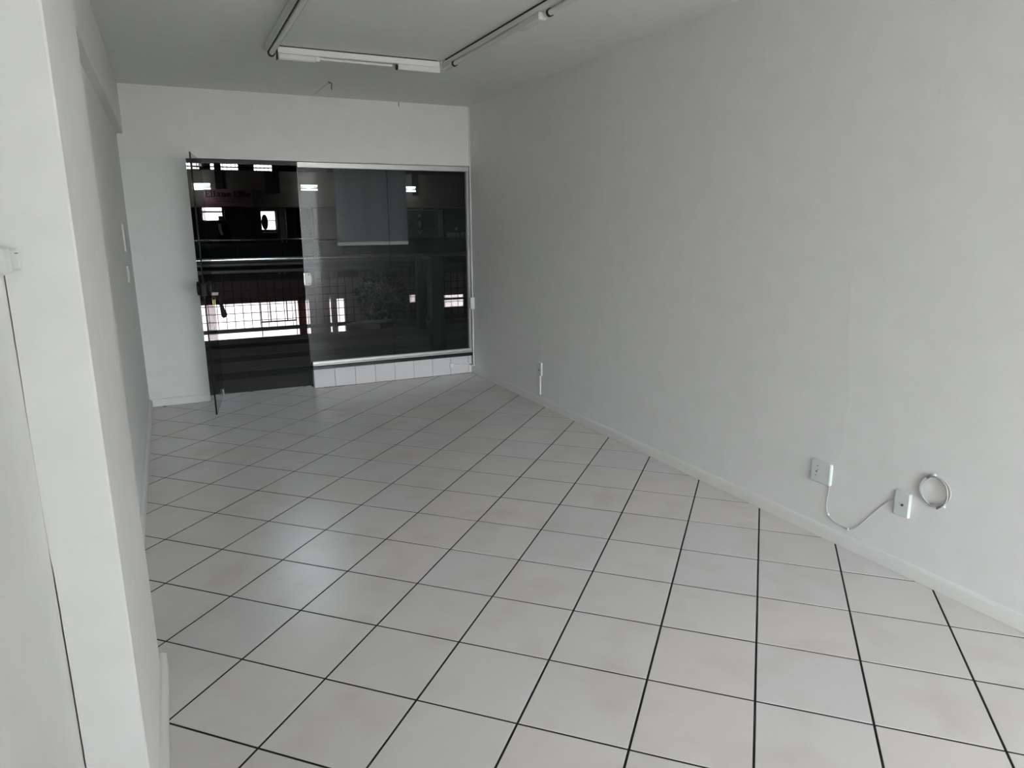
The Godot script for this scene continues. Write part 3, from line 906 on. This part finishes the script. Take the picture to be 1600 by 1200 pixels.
# ------------------------------------------------------------------ across the court
func opposite_side() -> void:
	# court below, paving outdoors
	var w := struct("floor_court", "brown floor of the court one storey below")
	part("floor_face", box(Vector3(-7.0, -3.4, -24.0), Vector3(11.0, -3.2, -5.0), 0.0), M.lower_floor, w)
	w = struct("floor_outdoors", "pale paving of the open passage behind the building")
	part("floor_face", box(Vector3(-20.0, -3.4, -27.8), Vector3(25.0, -3.2, -24.0), 0.0), M.pale_paving, w)
	w = struct("wall_neighbour", "bright white wall of the neighbouring building")
	part("wall_face", box(Vector3(-20.0, -3.4, -27.8), Vector3(25.0, 9.0, -27.5), 0.0), M.door_white, w)
	w = struct("wall_court", "dark end walls of the court")
	part("wall_face", box(Vector3(-7.2, -3.3, -24.0), Vector3(-7.0, 4.6, -5.0), 0.0), M.dark_wall, w)
	part("wall_face", box(Vector3(11.0, -3.3, -24.0), Vector3(11.2, 4.6, -5.0), 0.0), M.dark_wall, w)
	part("wall_face", box(Vector3(-7.0, -3.3, -5.3), Vector3(11.0, -0.45, -5.1), 0.0), M.dark_wall, w)
	part("wall_face", box(Vector3(-7.0, 3.0, -5.3), Vector3(11.0, 4.6, -5.1), 0.0), M.dark_wall, w)
	w = struct("ceiling_court", "dark roof over the court")
	part("roof", box(Vector3(-7.2, 4.4, -24.2), Vector3(11.2, 4.6, -5.1), 0.0), M.dark_wall, w)
	# opposite gallery: slab edge, railing, fascia
	w = struct("floor_opposite", "brown slab edge of the gallery across the court")
	part("slab", box(Vector3(-7.0, -0.64, -24.0), Vector3(11.0, 0.0, -20.0), 0.01), M.slab_brown, w)
	part("edge_kerb", box(Vector3(-7.0, 0.0, -20.1), Vector3(11.0, 0.18, -20.0), 0.005), M.frame_grey, w)
	w = struct("trim_fascia", "dark fascia beam above the shops across the court")
	part("fascia", box(Vector3(-7.0, 2.05, -20.3), Vector3(11.0, 3.06, -20.0), 0.01), M.fascia_brown, w)
	for x in [-4.2, -0.34, 1.18, 5.3, 8.2]:
		part("pilaster", box(Vector3(x - 0.09, 2.45, -20.0), Vector3(x + 0.09, 4.4, -19.94), 0.005), M.black_metal, w)
	part("upper_slab", box(Vector3(-7.0, 2.8, -24.0), Vector3(11.0, 3.06, -20.3), 0.0), M.dark_wall, w)
	part("head_beam", box(Vector3(-7.0, 3.75, -24.2), Vector3(11.0, 4.4, -23.9), 0.0), M.dark_wall, w)
	# upper storey screens between bright gaps
	w = struct("wall_upper", "upper storey screens across the court against the sky")
	for a in [[-7.0, -1.35, M.dark_wall], [-0.62, -0.28, M.tan_board], [0.55, 1.05, M.frame_grey], [1.7, 11.0, M.dark_wall]]:
		part("screen", box(Vector3(a[0], 3.06, -23.9), Vector3(a[1], 3.75, -23.85), 0.0), a[2], w)
	var r := thing("upper_railing", "dark mesh railing on the storey above across the court", "railing", Vector3(0, 3.06, -20.15))
	part("bottom_rail", box(Vector3(-7.0, 0.065, -0.02), Vector3(11.0, 0.10, 0.02), 0.0), M.black_metal, r)
	part("top_rail", box(Vector3(-7.0, 0.95, -0.03), Vector3(11.0, 1.0, 0.03), 0.0), M.black_metal, r)
	var wire := rod(Vector3(0, 0.0, 0), Vector3(0, 0.95, 0), 0.010, 4)
	var x := -1.4
	while x < 3.2:
		part("wire", wire, M.black_metal, r, Vector3(x, 0, 0))
		x += 0.11
	part("wire", rod(Vector3(-1.4, 0, 0), Vector3(3.2, 0, 0), 0.010, 4), M.black_metal, r, Vector3(0, 0.17, 0))
	part("wire", rod(Vector3(-1.4, 0, 0), Vector3(3.2, 0, 0), 0.010, 4), M.black_metal, r, Vector3(0, 0.24, 0))
	r = thing("far_railing", "dark railing with a pale handrail on the gallery across the court", "railing", Vector3(0, 0, -20.05))
	part("handrail", rod(Vector3(-7.0, 1.15, 0), Vector3(11.0, 1.15, 0), 0.028, 8), M.chrome, r)
	part("lower_rail", box(Vector3(-7.0, 0.98, -0.02), Vector3(11.0, 1.06, 0.02), 0.0), M.black_metal, r)
	part("infill", box(Vector3(-7.0, 0.2, -0.008), Vector3(11.0, 0.98, 0.008), 0.0), M.dark, r)
	for xx in [-3.0, 0.0, 1.3, 3.0, 6.0, 9.0]:
		part("post", box(Vector3(xx - 0.025, 0.0, -0.025), Vector3(xx + 0.025, 1.13, 0.025), 0.0), M.black_metal, r)
	shops()
	lower_storey()
	signs()
	far_lamps()


func shops() -> void:
	var z := -22.0
	var w := struct("wall_shops", "row of shop fronts across the court")
	var b := func(called: String, x0: float, x1: float, y0: float, y1: float, m: Material, d := 0.12): part(called, box(Vector3(x0, y0, z - d), Vector3(x1, y1, z), 0.0), m, w)
	b.call("wall_face", -7.0, -0.74, 0.0, 2.8, M.dark_wall)
	b.call("wall_head", -0.74, 11.0, 2.12, 2.8, M.dark_wall)
	b.call("wood_leaf", -0.12, 0.38, 0.0, 2.12, M.door_wood)
	b.call("wood_leaf", 0.39, 0.77, 0.0, 2.12, M.door_wood)
	b.call("frame_post", 0.78, 0.93, 0.0, 2.12, M.frame_grey)
	b.call("frame_head", 0.93, 1.68, 2.0, 2.12, M.door_white)
	b.call("frame_post", 1.40, 1.47, 0.0, 2.0, M.frame_grey)
	b.call("white_leaf", 1.47, 1.66, 0.0, 2.0, M.door_white)
	b.call("dark_leaf", 1.68, 1.96, 0.0, 2.12, M.door_wood)
	b.call("wall_face", 2.5, 4.9, 0.0, 2.12, M.fascia_brown)
	b.call("wall_face", 6.2, 11.0, 0.0, 2.12, M.dark)
	b.call("sill_wall", -0.74, -0.12, 0.0, 1.72, M.frame_grey, 0.10)
	part("pane", box(Vector3(1.97, 0.1, z - 0.06), Vector3(2.49, 2.1, z - 0.05), 0.0), M.far_glass, w)
	part("pane", box(Vector3(4.91, 0.1, z - 0.06), Vector3(6.19, 2.1, z - 0.05), 0.0), M.far_glass, w)
	# rooms behind with windows to the daylight
	w = struct("wall_far", "rear wall of the far shops with windows to the daylight")
	var zb := -24.0
	for a in [[-7.0, -0.80, 0.0, 2.8], [-0.80, -0.05, 0.0, 1.72], [-0.80, -0.05, 2.25, 2.8], [-0.05, 0.98, 0.0, 2.8], [0.98, 1.62, 0.0, 1.42], [0.98, 1.62, 2.02, 2.8], [1.62, 11.0, 0.0, 2.8]]:
		part("wall_face", box(Vector3(a[0], a[2], zb - 0.15), Vector3(a[1], a[3], zb), 0.0), M.frame_grey, w)
	part("window_bar", box(Vector3(0.98, 1.70, zb - 0.06), Vector3(1.62, 1.73, zb - 0.03), 0.0), M.frame_grey, w)
	part("window_bar", box(Vector3(-0.80, 1.98, zb - 0.06), Vector3(-0.05, 2.03, zb - 0.03), 0.0), M.frame_grey, w)
	# what stands in the doorways
	var c := thing("oval_chair", "black oval-backed chair against the bright far window", "chair", Vector3(1.10, 0.0, -22.6))
	var st := begin()
	var ring := []
	for i in 20:
		ring.append(Vector2(cos(TAU * i / 20) * 0.10, 1.66 + sin(TAU * i / 20) * 0.24))
	prism_z(st, ring, -0.02, 0.02)
	part("backrest", done(st), M.dark, c)
	part("seat", box(Vector3(-0.2, 1.22, -0.2), Vector3(0.36, 1.34, 0.25), 0.03), M.dark, c)
	part("pedestal", rod(Vector3(0.05, 0.05, 0), Vector3(0.05, 1.22, 0), 0.05, 10), M.dark, c)
	part("foot", rod(Vector3(0.05, 0.0, 0), Vector3(0.05, 0.05, 0), 0.25, 14), M.dark, c)
	c = thing("hanging_garment", "dark blue garment with a white sleeve on a stand in far doorway", "clothing", Vector3(-0.26, 0.0, -21.85))
	st = begin()
	prism_z(st, [Vector2(-0.05, 1.72), Vector2(0.10, 1.70), Vector2(0.20, 1.60), Vector2(0.26, 1.25), Vector2(0.24, 0.7), Vector2(-0.10, 0.7), Vector2(-0.08, 1.25), Vector2(-0.10, 1.55)], -0.06, 0.06)
	part("body", done(st), M.navy_cloth, c)
	part("sleeve", cable([Vector3(-0.05, 1.62, 0.07), Vector3(-0.04, 1.45, 0.08), Vector3(0.0, 1.28, 0.08)], 0.045, 10), M.white_cloth, c)
	var hd := begin()
	tube(hd, [Vector3(0.02, 1.70, 0), Vector3(0.02, 1.74, 0), Vector3(0.02, 1.84, 0)], 0.075, 12)
	part("stand_head", done(hd), M.cable_grey, c)
	part("stand_pole", rod(Vector3(0.05, 0.0, 0), Vector3(0.05, 0.7, 0), 0.03, 8), M.dark, c)


func lower_storey() -> void:
	var z := -22.0
	var w := struct("wall_lower", "brown shop wall on the storey below across the court")
	var b := func(called: String, x0: float, x1: float, y0: float, y1: float, m: Material): part(called, box(Vector3(x0, y0, z - 0.15), Vector3(x1, y1, z), 0.0), m, w)
	b.call("wall_face", -7.0, -1.6, -3.2, -0.64, M.slab_brown)
	b.call("wall_face", 2.22, 2.86, -3.2, -0.64, M.slab_brown)
	b.call("wall_face", 2.93, 3.10, -3.2, -0.64, M.slab_brown)
	b.call("wall_face", 3.36, 5.62, -3.2, -0.64, M.slab_brown)
	b.call("wall_face", 5.86, 6.78, -3.2, -0.64, M.slab_brown)
	b.call("wall_face", 7.66, 11.0, -3.2, -0.64, M.slab_brown)
	b.call("wall_face", 5.62, 5.86, -3.2, -1.1, M.slab_brown)
	b.call("wall_face", 6.78, 7.66, -3.2, -1.34, M.slab_brown)
	for y in [-0.88, -1.05]:
		b.call("louvre", 6.78, 7.66, y - 0.03, y + 0.03, M.black_metal)
	for a in [[6.78, 7.66, -1.34, -0.64], [5.62, 5.86, -1.1, -0.64]]:
		part("pane", box(Vector3(a[0], a[2], z - 0.10), Vector3(a[1], a[3], z - 0.09), 0.0), M.far_glass, w)
	var g := thing("lower_gate", "thin black framed glass gate below against the bright paving", "gate", Vector3(1.25, -3.2, -22.3))
	for x in [-0.53, -0.24, 0.28, 0.55]:
		part("upright", box(Vector3(x - 0.016, 1.7 if absf(x) > 0.5 else 1.7, -0.02), Vector3(x + 0.016, 2.56, 0.02), 0.0), M.black_metal, g)
	part("bottom_bar", box(Vector3(-0.55, 1.68, -0.02), Vector3(0.57, 1.725, 0.02), 0.0), M.black_metal, g)
	part("leg", box(Vector3(-0.55, 0.0, -0.02), Vector3(-0.52, 1.7, 0.02), 0.0), M.door_white, g)
	part("leg", box(Vector3(0.54, 0.0, -0.02), Vector3(0.57, 1.7, 0.02), 0.0), M.door_white, g)
	var p := thing("tan_board", "upright tan board beside the gate on the storey below", "board", Vector3(1.99, -3.2, -22.2))
	part("board", box(Vector3(-0.12, 0.0, -0.02), Vector3(0.13, 2.56, 0.02), 0.0), M.tan_board, p)
	part("foot", box(Vector3(-0.14, 0.0, -0.06), Vector3(0.15, 0.05, 0.06), 0.0), M.door_white, p)


func lettering(parent: Node, called: String, s: String, h: float, at: Vector3, m: Material, serif := true, bold := true) -> void:
	var f := SystemFont.new()
	f.font_names = PackedStringArray(["Droid Serif" if serif else "Droid Sans"])
	f.font_weight = 700 if bold else 400
	var t := TextMesh.new()
	t.text = s
	t.font = f
	t.font_size = 64
	t.pixel_size = h / 64.0
	t.depth = 0.01
	part(called, t, m, parent, at)


func signs() -> void:
	var s := thing("pink_sign", "pink shop sign with dark serif lettering across the court", "sign", Vector3(-0.15, 2.305, -19.93))
	part("board", box(Vector3(-0.625, -0.235, -0.04), Vector3(0.635, 0.235, 0.0), 0.006), M.sign_pink, s)
	lettering(s, "lettering", "Eliane Ellie", 0.21, Vector3(0.02, 0.10, 0.006), M.sign_ink)
	for a in [[-0.37, 0.42, -0.03], [-0.28, 0.33, -0.095]]:
		var xx: float = a[0]
		while xx < a[1]:
			var wd := rng.randf_range(0.03, 0.09)
			part("small_print", box(Vector3(xx, a[2] - 0.010, 0.0), Vector3(minf(xx + wd, a[1]), a[2] + 0.010, 0.004), 0.0), M.sign_ink, s)
			xx += wd + 0.02
	s = thing("green_sign", "green shop sign with a pale drop emblem across the court", "sign", Vector3(5.5, 1.575, -19.95))
	part("board", box(Vector3(-0.53, -0.41, -0.04), Vector3(0.53, 0.41, 0.0), 0.006), M.sign_green, s)
	part("edge_strip", box(Vector3(0.54, -0.41, -0.05), Vector3(0.68, 0.41, 0.01), 0.006), M.sign_pale, s)
	part("top_strip", box(Vector3(-0.53, 0.405, -0.03), Vector3(0.53, 0.425, 0.01), 0.0), M.sign_pale, s)
	var drop := func(k: float, sy: float) -> Array:
		var o := []
		for i in 24:
			var t := TAU * i / 24
			o.append(Vector2(sin(t) * k * (0.75 + 0.25 * cos(t + PI)) , -cos(t) * k * sy + 0.0))
		return o
	for a in [[0.105, 2.1, M.sign_ink_dark, 0.0, 0.004, -0.03], [0.066, 2.2, M.sign_pale, 0.004, 0.007, -0.04]]:
		var st := begin()
		var pts: Array = drop.call(a[0], a[1])
		prism_z(st, pts.map(func(q): return q + Vector2(-0.10, a[5])), a[3], a[4])
		part("emblem", done(st), a[2], s)
	var tr := begin()
	prism_z(tr, [Vector2(-0.17, 0.20), Vector2(-0.03, 0.20), Vector2(-0.10, 0.33)], 0.0, 0.004)
	part("emblem_tip", done(tr), M.sign_pale, s)
	tr = begin()
	prism_z(tr, [Vector2(-0.19, -0.20), Vector2(-0.01, -0.20), Vector2(-0.10, -0.37)], 0.0, 0.004)
	part("emblem_tip", done(tr), M.sign_pale, s)
	for a in [[-0.42, -0.22], [0.04, 0.44]]:
		var xx: float = a[0]
		while xx < a[1] - 0.05:
			part("letter_stroke", box(Vector3(xx, -0.10, 0.0), Vector3(xx + 0.045, 0.02, 0.005), 0.0), M.sign_ink_dark, s)
			xx += 0.075
	s = thing("dark_sign", "black shop panel with pale numbers across the court", "sign", Vector3(6.95, 1.2, -19.95))
	part("board", box(Vector3(-0.72, -0.2, -0.04), Vector3(0.9, 0.75, 0.0), 0.004), M.dark, s)
	lettering(s, "lettering", "9984-1771", 0.19, Vector3(-0.22, 0.01, 0.006), M.sign_pale, false)
	part("round_mark", rod(Vector3(-0.33, 0.21, 0.0), Vector3(-0.33, 0.21, 0.006), 0.05, 14), M.sign_pale, s)


func far_lamps() -> void:
	for a in [[-0.80, 0.45, "nearest the pink sign"], [2.06, 0.47, "left of the grey blind"], [5.09, 0.33, "above the green sign"]]:
		var l := thing("far_lamp", "lit twin-tube lamp on the fascia across the court, %s" % a[2], "lamp", Vector3(a[0], 2.6, -19.8), "lit lamps on the far fascia")
		part("bracket", box(Vector3(-0.04, -0.02, -0.2), Vector3(0.04, 0.08, -0.06), 0.0), M.lamp_body, l)
		part("body", box(Vector3(-a[1] / 2, -0.005, -0.07), Vector3(a[1] / 2, 0.02, -0.03), 0.0), M.lamp_body, l)
		for y in [-0.055, 0.06]:
			part("lit_tube", rod(Vector3(-a[1] / 2, y, 0), Vector3(a[1] / 2, y, 0), 0.026, 8), M.lit_tube, l)
		var o := OmniLight3D.new()
		o.name = "far_lamp_light"
		o.light_color = Color(0.88, 0.97, 0.96)
		o.light_energy = 0.12
		o.light_size = 0.08
		o.omni_range = 25.0
		o.omni_attenuation = 2.0
		o.shadow_enabled = true
		o.position = Vector3(0, 0, 0.12)
		l.add_child(o)
